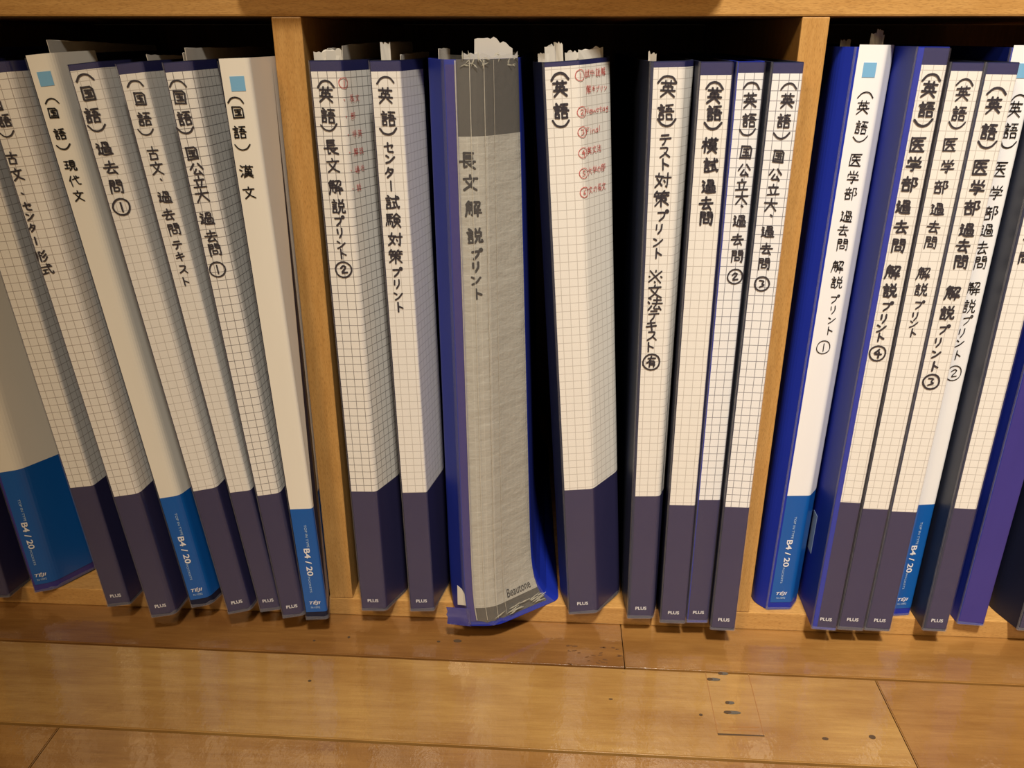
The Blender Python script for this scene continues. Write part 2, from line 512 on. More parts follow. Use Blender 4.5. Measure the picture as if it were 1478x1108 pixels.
# ------------------------------------------------------------------ binder geometry
def fillet(pts, rads, n=5):
    out = [Vector(pts[0])]
    for i in range(1, len(pts) - 1):
        p, a, b = Vector(pts[i]), Vector(pts[i - 1]), Vector(pts[i + 1])
        u, v = (a - p), (b - p)
        r = min(rads[i], 0.45 * u.length, 0.45 * v.length)
        s, e = p + u.normalized() * r, p + v.normalized() * r
        for k in range(n + 1):
            t = k / n
            out.append(s * (1 - t) ** 2 + p * 2 * t * (1 - t) + e * t * t)
    out.append(Vector(pts[-1]))
    return out

class Shell:
    """open-backed folded cover: plan outline at the foot and at the head, ruled between them"""
    def __init__(s, bot, top, rads, H, power=1.0, iA=2):
        s.b, s.t, s.H, s.pw = fillet(bot, rads), fillet(top, rads), H, power
        s.n = len(s.b)
        arc = [0.0]
        for a, b in zip(s.b, s.b[1:]):
            arc.append(arc[-1] + (b - a).length)
        mid = 1 + (iA - 1) * 6 + 2
        s.arc = [a - arc[mid] for a in arc]
    def plan(s, i, z):
        k = max(0.0, min(1.0, z / s.H)) ** s.pw
        return s.b[i] * (1 - k) + s.t[i] * k
    def at(s, u, z, off=0.0):
        i = 0
        while i < s.n - 2 and s.arc[i + 1] < u:
            i += 1
        seg = max(1e-9, s.arc[i + 1] - s.arc[i])
        f = (u - s.arc[i]) / seg
        a, b = s.plan(i, z), s.plan(i + 1, z)
        p = a + (b - a) * f
        d = (b - a).normalized()
        return Vector((p.x + d.y * off, p.y - d.x * off, z))
    def stops(s, u0, u1, extra=()):
        us = [u0] + [a for a in s.arc if u0 + 1e-5 < a < u1 - 1e-5] + [u1]
        return us
    def cover(s, name, mat, parent, th=0.0011, rows=1):
        V, F = [], []
        n = s.n
        zs = [s.H * k / rows for k in range(rows + 1)]
        for z in zs:
            pl = [s.plan(i, z) for i in range(n)]
            inn = []
            for i in range(n):
                d = (pl[min(n - 1, i + 1)] - pl[max(0, i - 1)]).normalized()
                inn.append(Vector((pl[i].x - d.y * th, pl[i].y + d.x * th)))
            V += [(p.x, p.y, z) for p in pl] + [(p.x, p.y, z) for p in inn]
        for r in range(rows):
            a, b = r * 2 * n, (r + 1) * 2 * n
            for i in range(n - 1):
                F.append((a + i, a + i + 1, b + i + 1, b + i))
                F.append((a + n + i + 1, a + n + i, b + n + i, b + n + i + 1))
            F.append((a + n, a, b, b + n)); F.append((a + n - 1, a + 2 * n - 1, b + 2 * n - 1, b + n - 1))
        t = rows * 2 * n
        for i in range(n - 1):
            F.append((i + 1, i, n + i, n + i + 1))
            F.append((t + i, t + i + 1, t + n + i + 1, t + n + i))
        return link(name, mesh(name, V, F), mat, parent)
    def strip(s, name, u0, u1, z0, z1, mat, parent, off=0.0, th=0.00022, rows=1, wob=None, smooth=True, uwob=None):
        us = s.stops(u0, u1)
        V, F, UV = [], [], []
        m = len(us)
        for r in range(rows + 1):
            for layer in (th, 0.0):
                for u in us:
                    zz0 = z0 + (wob(u, 0) if wob else 0)
                    zz1 = z1 + (wob(u, 1) if wob else 0)
                    z = zz0 + (zz1 - zz0) * r / rows
                    uu = u + (uwob(u, z) if uwob else 0)
                    V.append(s.at(uu, z, off + layer)); UV.append((u, z))
        for r in range(rows):
            a, b = r * 2 * m, (r + 1) * 2 * m
            for i in range(m - 1):
                F.append((a + i, a + i + 1, b + i + 1, b + i))
                F.append((a + m + i + 1, a + m + i, b + m + i, b + m + i + 1))
            F.append((a + m, a, b, b + m)); F.append((a + m - 1, a + 2 * m - 1, b + 2 * m - 1, b + m - 1))
        t = rows * 2 * m
        for i in range(m - 1):
            F.append((i + 1, i, m + i, m + i + 1)); F.append((t + i, t + i + 1, t + m + i + 1, t + m + i))
        return link(name, mesh(name, V, F, UV), mat, parent)
    def ink(s, name, V2, F, mat, parent, off=0.0006):
        V = [s.at(v[0], v[1], off) for v in V2]
        return link(name, mesh(name, V, F), mat, parent)

# flat lettering outlines made from Blender's own font
_fonts = {}
def letters(body, bold=0.0, shear=0.0):
    key = (body, bold, shear)
    if key not in _fonts:
        c = bpy.data.curves.new('lettering', 'FONT')
        c.body = body
        c.size = 1.0
        c.offset = bold
        c.shear = shear
        c.resolution_u = 3
        o = bpy.data.objects.new('lettering', c)
        COL.objects.link(o)
        dg = bpy.context.evaluated_depsgraph_get()
        me = bpy.data.meshes.new_from_object(o.evaluated_get(dg))
        vs = [v.co.copy() for v in me.vertices]
        fs = [tuple(p.vertices) for p in me.polygons]
        x0, x1 = min(v.x for v in vs), max(v.x for v in vs)
        y0, y1 = min(v.y for v in vs), max(v.y for v in vs)
        vs = [((v.x - x0) / (x1 - x0), (v.y - y0) / (y1 - y0)) for v in vs]
        bpy.data.objects.remove(o, do_unlink=True)
        bpy.data.meshes.remove(me)
        bpy.data.curves.remove(c)
        _fonts[key] = (vs, fs)
    return _fonts[key]

def print_text(sh, name, body, u0, u1, z0, z1, mat, parent, bold=0.0, shear=0.0, down=False, off=0.0006):
    vs, fs = letters(body, bold, shear)
    if down:            # reads from top to bottom, letters turned clockwise
        V2 = [(u0 + (u1 - u0) * y, z1 - (z1 - z0) * x) for x, y in vs]
    else:
        V2 = [(u0 + (u1 - u0) * x, z0 + (z1 - z0) * y) for x, y in vs]
    return sh.ink(name, V2, fs, mat, parent, off)

def write_title(sh, table, size, weight, mat, parent, seed, du=0.0, name='handwritten_title', off=0.0006, grow=1.0):
    rnd = random.Random(seed)
    V, F = [], []
    for w in table.split():
        ch = w[0]
        u, z = (float(a) / 1000 for a in w[1:].split(','))
        u += du
        sz = size * (0.74 if ch in KANA else 1.18 if ch in '①②③④有⑤⑥' else 1.2 if ch in '()' else 1.0) * grow
        hx, hz = sz, sz
        if ch in '()':
            hz = sz * 0.55
        rot = rnd.uniform(-0.06, 0.06)
        for pts in strokes(ch, rnd):
            q = []
            for x, y in pts:
                a, b = (x / 100 - 0.5) * hx, (0.5 - y / 100) * hz
                q.append((u + a * math.cos(rot) - b * math.sin(rot), z + a * math.sin(rot) + b * math.cos(rot)))
            ribbon(q, weight * rnd.uniform(0.85, 1.1), V, F)
    return sh.ink(name, V, F, mat, parent, off)

def sheet(parent, name, x, y0, y1, z0, za, zb, mat, lean=0.0, seed=0, fold=0.0):
    """loose page standing in the binder, its top edge showing above the cover"""
    r = random.Random(seed)
    nn = 10
    V, F = [], []
    th = 0.0003
    for side in (0, 1):
        for k in range(nn + 1):
            t = k / nn
            y = y0 + (y1 - y0) * t
            zt = za + (zb - za) * t + r.uniform(-0.0004, 0.0004)
            xb = x + lean * t + 0.0012 * math.sin(5 * t + seed)
            V.append((xb + side * th, y, z0))
            V.append((xb + side * th + fold * 0.5, y, (z0 + zt) / 2 + 0.002))
            V.append((xb + side * th + fold, y, zt))
    o2 = (nn + 1) * 3
    for k in range(nn):
        for j in range(2):
            a = k * 3 + j
            F.append((a, a + 1, a + 4, a + 3))
            F.append((o2 + a, o2 + a + 3, o2 + a + 4, o2 + a + 1))
        F.append((k * 3 + 2, o2 + k * 3 + 2, o2 + k * 3 + 5, k * 3 + 5))
        F.append((k * 3, k * 3 + 3, o2 + k * 3 + 3, o2 + k * 3))
    for j in range(2):
        F.append((j, o2 + j, o2 + j + 1, j + 1))
        a = nn * 3 + j
        F.append((a, a + 1, o2 + a + 1, o2 + a))
    return link(name, mesh(name, V, F), mat, parent)

def tab(parent, x0, x1, y, sl, z0, z1, seed):
    """torn or dog-eared page corner turned towards the room"""
    r = random.Random(seed)
    n = 7
    pts = [(x0, z0), (x1, z0)] + [(x1 + (x0 - x1) * k / n, z1 + r.uniform(-1.3, 0.7)) for k in range(n + 1)]
    V = []
    for d in (0.0, 0.35):
        for x, z in pts:
            V.append((x * mm, (y + sl * (x - x0) + d + 0.9 * math.sin((x - x0) * 0.5 + seed) * (z > z0)) * mm, z * mm))
    m = len(pts)
    F = [list(range(m)), list(range(m, 2 * m))[::-1]] + [[(i + 1) % m, i, m + i, m + (i + 1) % m] for i in range(m)]
    return link('torn_page', mesh('torn_page', V, F), M_PAGE, parent)

def pages(parent, sh, H, seed, top=-0.004):
    """the bundle of clear pockets between the covers"""
    r = random.Random(seed)
    x0 = max(sh.b[1].x, sh.t[1].x, sh.b[0].x) + 0.0026
    x1 = min(sh.b[-1].x, sh.t[-1].x) - 0.0026
    n = max(3, int((x1 - x0) / 0.0022))
    V, F = [], []
    for k in range(n):
        x = x0 + (x1 - x0) * (k + 0.5) / n
        w = (x1 - x0) / n * 0.42
        ya, yb = 0.034 + r.uniform(0, 0.006), 0.274 + r.uniform(-0.004, 0.004)
        za, zb = 0.004, H + top + r.uniform(-0.003, 0.002)
        b = len(V)
        V += [(x - w, ya, za), (x + w, ya, za), (x + w, yb, za), (x - w, yb, za), (x - w, ya, zb), (x + w, ya, zb), (x + w, yb, zb), (x - w, yb, zb)]
        F += [(b + 3, b + 2, b + 1, b), (b + 4, b + 5, b + 6, b + 7), (b, b + 1, b + 5, b + 4), (b + 1, b + 2, b + 6, b + 5), (b + 2, b + 3, b + 7, b + 6), (b + 3, b, b + 4, b + 7)]
    return link('pocket_pages', mesh('pocket_pages', V, F), M_PAGE, parent)

TEXT = {
'b3':(7.1,'国2.8,351.5 語4.2,342.9 )3.6,334.9 古2.1,322.7 文2.2,313.4 ・1.7,302.6 セ2.3,295.1 ン2.0,289.0 タ1.5,282.5 ー0.8,274.7 形1.2,265.4 式2.3,257.0'),
'b4':(6.5,'(7.1,353.4 国6.2,346.3 語6.2,334.6 )6.4,326.7 現6.8,316.6 代6.8,307.7 文6.5,298.9'),
'b5':(8.4,'(7.0,366.8 国6.8,357.7 語5.5,345.8 )6.2,338.1 過6.8,327.5 去7.3,316.3 問7.4,305.7 ①7.1,293.9'),
'b6':(7.8,'(7.9,363.2 国8.5,354.3 語7.9,343.2 )7.0,335.5 古7.9,324.4 文7.9,315.7 ・8.5,309.2 過8.1,299.0 去7.5,288.5 問8.7,279.7 テ8.2,270.4 キ8.1,263.2 ス8.1,255.4 ト7.4,247.6'),
'b7':(8.0,'(5.6,363.0 国5.3,355.1 語5.3,343.8 )4.7,336.7 国5.5,324.8 公6.2,315.6 立6.1,308.1 大6.1,300.9 過6.1,287.5 去6.3,276.6 問6.8,268.7 ①5.8,256.8'),
'b8':(7.2,'(6.0,354.0 国6.2,346.8 語5.5,336.1 )5.8,327.3 漢6.0,314.6 文5.7,302.6'),
'c1':(8.5,'(8.6,362.0 英8.1,355.5 語8.2,344.2 )8.4,337.0 長8.1,326.8 文8.6,316.5 解8.9,304.4 説9.4,292.8 プ9.4,284.3 リ9.2,277.2 ン9.2,270.0 ト9.7,264.5 ②9.3,254.6'),
'c2':(8.6,'(8.1,364.2 英7.7,355.1 語8.3,342.7 )8.0,334.9 セ7.8,326.9 ン7.8,320.3 タ7.2,312.8 ー7.3,305.0 試7.2,295.4 験7.3,284.7 対7.6,273.3 策7.1,262.9 プ7.4,253.1 リ6.9,245.7 ン7.2,238.1 ト7.5,230.9'),
'c3':(9.1,'長10.6,321.7 文11.8,309.3 解13.0,294.7 説13.4,278.8 プ14.4,268.0 リ13.8,260.6 ン13.7,252.5 ト14.6,244.0'),
'c4':(8.6,'(8.6,366.5 英8.6,359.3 語8.5,347.2 )8.2,339.8'),
'c5':(9.1,'(9.6,365.0 英9.9,359.3 語9.1,346.9 )10.0,340.6 テ9.8,332.3 ス9.9,325.3 ト10.2,318.6 対9.5,309.6 策9.2,299.2 プ10.5,289.3 リ8.8,281.6 ン8.4,273.8 ト8.8,266.9 ※7.9,252.7 文8.0,243.4 法8.4,235.7 テ8.2,228.7 キ7.0,222.0 ス7.7,215.2 ト6.7,207.9 有8.0,197.7'),
'c6':(8.3,'(8.7,362.1 英8.8,356.0 語9.3,346.8 )9.2,339.4 模8.4,329.7 試9.7,318.7 過9.7,307.0 去9.0,297.2 問9.7,288.8'),
'c7':(7.8,'(8.7,362.1 英8.5,353.6 語8.9,343.1 )8.7,336.0 国9.0,326.0 公8.9,316.0 立8.4,307.6 大9.1,300.5 ・9.7,295.9 過9.2,287.3 去8.9,276.2 問9.8,266.4 ②9.7,254.2'),
'c8':(7.5,'(10.2,362.1 英10.2,354.0 語9.5,343.5 )9.2,335.1 国9.0,324.9 公8.2,314.7 立8.2,306.2 大7.8,298.1 ・8.7,292.1 過7.9,282.9 去8.1,272.6 問7.9,264.0 ③7.9,252.0'),
'r1':(7.7,'(9.9,356.3 英9.5,348.9 語10.3,338.0 )10.8,330.9 医10.3,319.8 学10.5,309.8 部10.9,300.4 過10.6,287.1 去9.8,278.6 問10.9,270.0 解10.3,256.5 説11.2,246.4 プ11.9,235.8 リ11.9,229.0 ン12.1,222.1 ト11.9,215.3 ①9.7,204.1'),
'r2':(8.4,'(9.6,366.6 英9.5,359.8 語9.8,349.5 )9.6,341.9 医8.7,331.0 学8.9,320.4 部8.7,309.6 過7.7,297.0 去8.3,285.2 問8.9,274.7 解8.6,259.1 説8.8,247.7 プ9.1,238.2 リ8.5,230.6 ン8.0,224.4 ト8.5,218.7 ④8.6,208.3'),
'r3':(7.7,'(8.9,364.2 英9.0,357.8 語9.0,347.4 )9.0,340.7 医7.8,331.0 学8.9,319.2 部7.8,308.1 過8.3,295.7 去8.1,285.3 問8.4,276.5 解8.0,258.4 説8.3,248.5 プ9.2,239.2 リ8.2,232.2 ン8.3,227.2 ト8.8,221.6'),
'r4':(8.6,'(8.6,359.9 英8.4,351.8 語8.8,338.1 )9.2,330.5 医8.6,319.0 学9.5,307.7 部9.1,296.7 過9.0,284.1 去8.6,274.7 問9.5,265.4 解8.7,246.7 説8.0,234.2 プ8.4,223.9 リ6.6,215.8 ン7.0,208.2 ト7.7,200.2 ③7.7,190.0'),
'r5':(8.9,'(11.5,355.4 英10.4,348.5 語10.6,336.9 )10.9,328.5 医9.6,315.6 学10.5,302.2 部10.3,290.7 過10.2,280.4 去9.5,269.6 問10.7,260.7 解9.9,244.7 説9.6,233.3 プ10.6,224.3 リ8.8,216.2 ン9.0,209.4 ト9.3,201.5 ②9.5,189.2'),
'r6':(7.6,'過7.3,288.8 去7.4,278.4 問7.2,267.8'),
}
def kid(o, part):
    return next(c for c in o.children if c.name.split('.')[0] == part)

GROUP = 'spine-out binders on the bottom shelf'
mm = 0.001

def binder(key, label, A, lean, Bp, Cp, kind, cover, Lp=(0, 30), Bt=None, Ct=None, Lt=None, H=373.5, grid=None, foot=None, ltop=None,
           weight=0.95, ink=None, rB=2.0, seam=0.6, du=0.0, sheets=(), seam_film=True, grow=1.0, spine=None, tabs=()):
    a = RAD(lean)
    lift = max(0.0, Cp[0] * mm * math.sin(a)) if lean > 0 else 0.0
    root = empty('ring_binder' if kind == 'blank' else 'clear_pocket_binder', (A[0] * mm, A[1] * mm, lift + 0.0001), a)
    tag(root, label, 'binder', GROUP)
    back = 282
    def outline(L, B, C):
        return [(L[0] * mm, back * mm), (L[0] * mm, L[1] * mm), (0, 0), (B[0] * mm, B[1] * mm), (C[0] * mm, C[1] * mm), (C[0] * mm, back * mm)]
    rads = [0, 6 * mm, 0.7 * mm, rB * mm, 5 * mm, 0]
    sh = Shell(outline(Lp, Bp, Cp), outline(Lt or Lp, Bt or Bp, Ct or Cp), rads, H * mm)
    sh.cover('cover', cover, root)
    seed = sum(map(ord, key)) * 7
    pages(root, sh, H * mm, seed)
    fw = math.hypot(*Bp)
    end = (fw + math.hypot(Cp[0] - Bp[0], Cp[1] - Bp[1]) + 1.0) * mm
    s0 = seam * mm
    Hm = H * mm
    rnd = random.Random(seed)
    lp = lf = None
    if kind == 'plus':
        f = (foot or 100) * mm
        t = (ltop or 367.7) * mm
        lf = sh.strip('label_foot', s0, end, 0.0022, f, M_FOOT_NAVY, root)
        lp = sh.strip('label_paper', s0, end, f, t, grid, root)
        sh.strip('label_head', s0, end, t, Hm - 0.0003, M_HEAD_NAVY, root)
        c = fw * 0.5
        print_text(sh, 'maker_mark', 'PLUS', (c - 3.9) * mm, (c + 3.9) * mm, 0.0078, 0.0105, M_WHITE, lf, bold=0.02)
    elif kind == 'teji':
        f = (foot or 92) * mm
        lf = sh.strip('label_foot', s0, end, 0.0065, f, M_FOOT_BLUE, root)
        lp = sh.strip('label_paper', s0, end, f, Hm + 0.0012, grid or M_PLAIN, root)
        c = fw * 0.5
        print_text(sh, 'maker_mark', 'TÉJI', (c - 4.0) * mm, (c + 4.0) * mm, 0.0125, 0.0165, M_WHITE, lf, bold=0.012, shear=0.25)
        print_text(sh, 'model_number', 'N-1092', (c - 3.2) * mm, (c + 3.2) * mm, 0.0098, 0.0115, M_PALEB, lf)
        print_text(sh, 'size_print', 'TOP IN TYPE', (c + 0.3) * mm, (c + 1.9) * mm, 0.061, 0.079, M_PALEB, lf, down=True)
        print_text(sh, 'size_print', 'B4 / 20', (c - 2.3) * mm, (c + 1.9) * mm, 0.0375, 0.0600, M_WHITE, lf, bold=0.02, down=True)
        print_text(sh, 'size_print', 'POCKETS', (c - 2.2) * mm, (c - 0.8) * mm, 0.0235, 0.0368, M_PALEB, lf, down=True)
        sh.strip('printed_square', (c - 3.2) * mm, (c + 4.2) * mm, Hm - 0.0157, Hm - 0.0080, M_SQUARE, lp, off=0.0002)
    elif kind == 'blank':
        sh.strip('spine_panel', s0, (fw - 0.5) * mm, 0.0022, Hm - 0.001, spine or M_VIOLET, root)
    # clear sleeve: folded hem along the foot and the bright weld up the fold
    ph = rnd.uniform(0, 6)
    sh.strip('sleeve_hem', -0.0006, end - 0.0004, 0.0, 0.0024, M_FILM, root, off=0.0005,
             wob=lambda u, k: (0.0006 * math.sin(900 * u + ph) if k else 0.0))
    if kind == 'plus':
        sh.strip('spine_sleeve', 0.0003, fw * mm, 0.0006, Hm - 0.0006, M_SLEEVE, root, off=0.0009, th=0.0001)  # front sleeve film carrying the painted reflection haze
    if seam_film:
        sh.strip('sleeve_seam', -0.0009, 0.0002, 0.0, Hm, M_FILM, root, off=0.0004)
    if key in TEXT:
        sz, tb = TEXT[key]
        write_title(sh, tb, sz * mm, weight * mm, ink or M_INK, lp, seed, du * mm, grow=grow)
    for i, (x, y0, y1, za, zb) in enumerate(sheets):
        sheet(root, 'loose_sheet', x * mm, y0 * mm, y1 * mm, Hm * 0.93, za * mm, zb * mm, M_PAGE, lean=0.002 * (i % 2), seed=seed + i, fold=rnd.uniform(-0.0012, 0.0012))
    for i, (x0, x1, y, sl, z) in enumerate(tabs):
        tab(root, x0, x1, y, sl, Hm / mm * 0.955, z, seed + i)
    return root, sh

# ------------------------------------------------------------------ compartment beside the first divider
binder('b0', 'navy binder half hidden beyond the thick azure-footed binder', (-258.5, -14.3), -1.6, (20.3, 0.6), (24, 32), 'plus', M_NAVY, grid=G_MID)
binder('b1', 'thick plain-spined binder with azure foot and bare creased paper, no visible title', (-223, -6.5), -2.6, (13.9, 4.7), (31.5, 32), 'teji', M_VIOLET, H=378, seam=1.6, foot=102, rB=5)
binder('b2', 'leaning navy binder with grid spine and no visible title beside the thick azure-footed one', (-159.8, -19.7), -4.6, (15.8, 2.0), (20, 34), 'plus', M_NAVY, grid=G_MID, foot=99.7)
binder('b3', 'leaning grid-spined navy binder lettered 古文・センター形式', (-122.1, -29.9), -5.5, (16.6, 2.8), (19, 34), 'plus', M_NAVY, grid=G_MID, foot=100, du=1.6, rB=4)
binder('b4', 'leaning plain ivory-spined binder with azure foot lettered 現代文', (-98, -17.2), -5.9, (13.6, 2.8), (22.5, 33), 'teji', M_NAVY, H=376.5, rB=4,
       weight=0.75, sheets=[(7, 12, 150, 385, 381)])
binder('b5', 'leaning grid-spined binder lettered 国語 過去問 ① with ragged taped top', (-68.4, -23.0), -6.4, (15.5, 3.4), (18.5, 34), 'plus', M_NAVY, grid=G_FAINT, foot=102, ltop=370, rB=3.5, weight=1.05)
binder('b6', 'leaning grid-spined binder lettered 古文・過去問テキスト', (-46.0, -19.1), -5.9, (14.3, 1.8), (16.4, 34), 'plus', M_NAVY, grid=G_FAINT, foot=99.4, weight=0.9, sheets=[(12, 14, 80, 377, 375)])
binder('b7', 'dark-ruled grid-spined binder lettered 国公立大 過去問 ① between the leaning ones', (-27.5, -25.2), -4.2, (14.9, 3.1), (15.9, 34), 'plus', M_NAVY, grid=G_STRONG, foot=100.9, ltop=368.2, rB=3.5,
       sheets=[(2.6, 20, 50, 378, 377), (9, 12, 170, 380, 379)])
binder('b8', 'plain ivory-spined binder with azure foot lettered 漢文 against the divider', (-10.3, -25.8), -2.0, (15.6, 1.2), (9.0, 30), 'teji', M_NAVY, Lp=(-0.4, 30), Bt=(16.5, 1.2), Ct=(21.5, 32), H=373.5, foot=91.4, rB=2.5, weight=0.75)

# ------------------------------------------------------------------ compartment between the two dividers
c1_root, c1_sh = binder('c1', 'upright dark-ruled grid-spined binder lettered 長文 解説プリント ②', (27.2, -13.4), -0.6, (17.5, 0.4), (28.9, 26), 'plus', M_NAVY, grid=G_STRONG, foot=99.4, rB=2.5, weight=1.0, du=-0.3,
       sheets=[(9, 8, 60, 379.5, 379), (15.5, 10, 190, 381, 383)], tabs=[(1.5, 10, 6, 0.5, 378.5), (8, 16, 7, 0.6, 379.5)])
faint = '①18.4,361.5 ・17.8,352.5 ・18.2,343.5 ・18.4,333.5 ・18.4,323.5 ・18.4,313.5 ・18.6,303'
write_title(c1_sh, faint, 0.0050, 0.0004, M_RED, kid(c1_root, 'label_paper'), 21, name='red_pen_list')
write_title(c1_sh, '長24,353 文29,353 部24,343.5 学24,333.5 英29,333.5 解24,323.5 説29,323.5 過24,313.5 去29,313.5 語24,303', 0.0042, 0.0003, M_RED, kid(c1_root, 'label_paper'), 22, name='red_pen_list')
binder('c2', 'upright grid-spined binder lettered センター試験 対策プリント', (62.7, -12.3), -0.9, (16.8, 1.2), (24.1, 35.6), 'plus', M_NAVY, grid=G_FAINT, foot=98.8, rB=1.0, weight=1.0,
       sheets=[(4.3, 14, 130, 382.5, 382.5), (14, 14, 120, 376, 376)], tabs=[(4.2, 9, 14, 0.6, 382.3)])

red_list_binder, red_list_shell = binder('c4', 'wide grid-spined binder lettered 英語 with red pen list down its side', (178.2, -9.2), -3.8, (19.5, 1.0), (37.9, 25.7), 'plus', M_SLATE, Lp=(-7, 26), grid=G_FAINT, foot=102.7, ltop=370.8, rB=3.0, weight=1.25,
       tabs=[(-3.4, 2.5, 18, 0.3, 378.5), (0.8, 6.5, 9, 0.9, 382.3), (6, 11, 15, -0.6, 383), (12, 20, 9, 0.5, 378.3), (19.5, 34, 10, 0.9, 379.2)])
red = '①20.2,365.5 ②20.6,346 ③20.6,335 ④20.6,323.5 ⑤20.6,312 ⑥20.6,301'
write_title(red_list_shell, red, 0.0052, 0.0004, M_RED, kid(red_list_binder, 'label_paper'), 11, name='red_pen_list')
red2 = ('試26,366 中31,366 説36.5,366 解42,366 解27,357.5 キ32,357.5 プ36,357 リ40,357 ン44,357 N25,346.5 e28.5,346 w32,346 s35.5,346 t38.5,346 a41.5,346 g45,346 '
        'F25,335.5 i28,335 n31,335 a34,335 l37,335.5 英26,324 文31,324 法36,324 大26,312.5 学31,312.5 の35.5,312 部40,312.5 文26,301.5 の31,301 長35.5,301.5 文40,301.5')
write_title(red_list_shell, red2, 0.0046, 0.00035, M_RED, kid(red_list_binder, 'label_paper'), 12, name='red_pen_list')

binder('c5', 'grid-spined binder lettered テスト対策プリント with circled 有 at the end', (220.0, -11.5), -1.2, (18.0, 0.5), (21.4, 14), 'plus', M_SLATE, Ct=(25.5, 14), Lp=(-2.2, 26), grid=G_FAINT, foot=100.8, ltop=370.2, rB=3.0,
       seam=1.6, weight=1.0, tabs=[(-0.6, 3.4, 9, -0.8, 378)])
binder('c6', 'slim grid-spined binder lettered 模試過去問', (242.9, -14.9), -0.7, (17.4, 0.0), (17.7, 16), 'plus', M_NAVY, grid=G_FAINT, foot=96.9, ltop=366.5, weight=1.2, rB=1.2)
binder('c7', 'slim blue-ruled grid-spined binder lettered 国公立大・過去問 ②', (261.9, -13.8), -0.5, (14.7, 0.5), (14.8, 14), 'plus', M_ROYAL, Ct=(15.2, 14), grid=G_COOL, foot=100.9, weight=0.9, rB=1.5)
binder('c8', 'slim blue-ruled grid-spined binder lettered 国公立大・過去問 ③ touching the divider', (277.7, -20.4), -0.3, (16.3, -0.5), (15.6, 18), 'plus', M_SLATE, grid=G_COOL, foot=100.1, weight=0.9, rB=1.2, du=-0.4)

# the battered taped file: grey label, clear tape, blue cover splaying out at the foot
tf = empty('taped_file', (108.3 * mm, -26.2 * mm, 0.0001), RAD(-0.3))
tag(tf, 'battered thick blue file with taped grey label and torn splayed foot', 'binder', GROUP)
ob = [(-15, 282), (-16.4, 24), (0, 0), (18.2, 0.9), (62, 33), (50, 282)]
ot = [(-18, 282), (-19, 27), (-6, 0), (13, 2), (33.5, 26), (33.5, 282)]
tsh = Shell([(x * mm, y * mm) for x, y in ob], [(x * mm, y * mm) for x, y in ot], [0, 5 * mm, 0.8 * mm, 9 * mm, 5 * mm, 0], 374.5 * mm)
def tplan(i, z, s=tsh):
    r = 0.33 * (1 - min(1, z / s.H)) + 0.67 * math.exp(-max(z, 0) / 0.015)
    return s.b[i] * r + s.t[i] * (1 - r)
tsh.plan = tplan
tsh.cover('cover', M_ROYAL, tf, rows=40)
pages(tf, tsh, 0.3745, 77)
tend = (18.2 + 52.6 + 0.0) * mm
wv = lambda u, k: 0.0009 * math.sin(330 * u) * (1 - k) + 0.0006 * math.sin(900 * u + k)
pull = lambda u, z: -0.006 * (u / tend) * math.exp(-max(z, 0) / 0.03)
tsh.strip('spine_edge', 0.0007, 0.0062, 0.004, 0.372, M_VIOLET, tf, rows=30)
tsh.strip('label_foot', 0.0062, tend + 0.0005, 0.004, 0.0155, M_GREYBAND, tf, rows=4, wob=lambda u, k: wv(u, k) if not k else 0.0, off=0.0001, uwob=pull)
tsh.strip('label_paper', 0.0062, tend + 0.0005, 0.0155, 0.3345, G_GREY, tf, rows=40, off=0.0001, uwob=pull)
tsh.strip('label_head', 0.0062, tend + 0.0005, 0.3345, 0.3745, M_GREYBAND, tf, rows=6, off=0.0001, uwob=pull)
tsh.strip('clear_tape', -0.0012, tend - 0.002, 0.002, 0.3765, M_FILM2, tf, rows=44, off=0.0011,
          wob=lambda u, k: 0.0014 * math.sin(1300 * u + 2) * k + 0.0008 * math.sin(2900 * u) - 0.0012 * (1 - k) * math.sin(500 * u))
for u0, u1 in ((0.0054, 0.0061), (0.0128, 0.0132), (0.0202, 0.0206), (0.0272, 0.0275)):
    tsh.strip('tape_edge', u0, u1, 0.006, 0.374, film('tape_edge_film', srgb(205, 200, 188), 0.45, 0.3), tf, rows=30, off=0.0015)
sz, tb = TEXT['c3']
write_title(tsh, tb, sz * mm, 1.25 * mm, M_INKG, kid(tf, 'label_paper'), 31, 0.0, off=0.0006)
print_text(tsh, 'maker_mark', 'Beautone', 0.0320, 0.0615, 0.0178, 0.0250, M_DGREY, kid(tf, 'label_paper'), bold=0.004, off=0.0006)
# ragged blue tape flap, torn film, crumpled head
def flap(name, pts, mat, y0=0.0, slope=0.0, th=0.0004):
    V = [(x * mm, y0 * mm + slope * x * mm, z * mm) for x, z in pts] + [(x * mm, y0 * mm + slope * x * mm + th, z * mm) for x, z in pts]
    n = len(pts)
    F = [list(range(n)), list(range(n, 2 * n))[::-1]] + [[(i + 1) % n, i, n + i, n + (i + 1) % n] for i in range(n)]
    return link(name, mesh(name, V, F), mat, tf)
flap('tape_flap', [(-17.2, 0.1), (-8, 0.0), (0, 0.2), (-0.2, 15.5), (-6, 15.0), (-13, 14.6), (-17.4, 14.2), (-16.6, 11), (-17.6, 8), (-16.6, 6), (-17.0, 3)], M_TAPE, -0.8, -0.12)
flap('torn_film', [(-9.5, 15.5), (-2.0, 17), (-1.2, 15), (-3.0, 24), (-6.0, 29.5), (-9.3, 32)], M_PAGE, -0.2, -0.35)
rt_ = random.Random(8)
top_pts = [(9.0, 366), (29.5, 366)]
for k in range(13):
    x = 29.5 - 20.0 * k / 12
    top_pts.append((x, (380.0 if x > 27 else 383 if x > 22 else 385) + rt_.uniform(-0.8, 0.6)))
flap('torn_sheet', top_pts, M_PAGE, 6, 0.7)
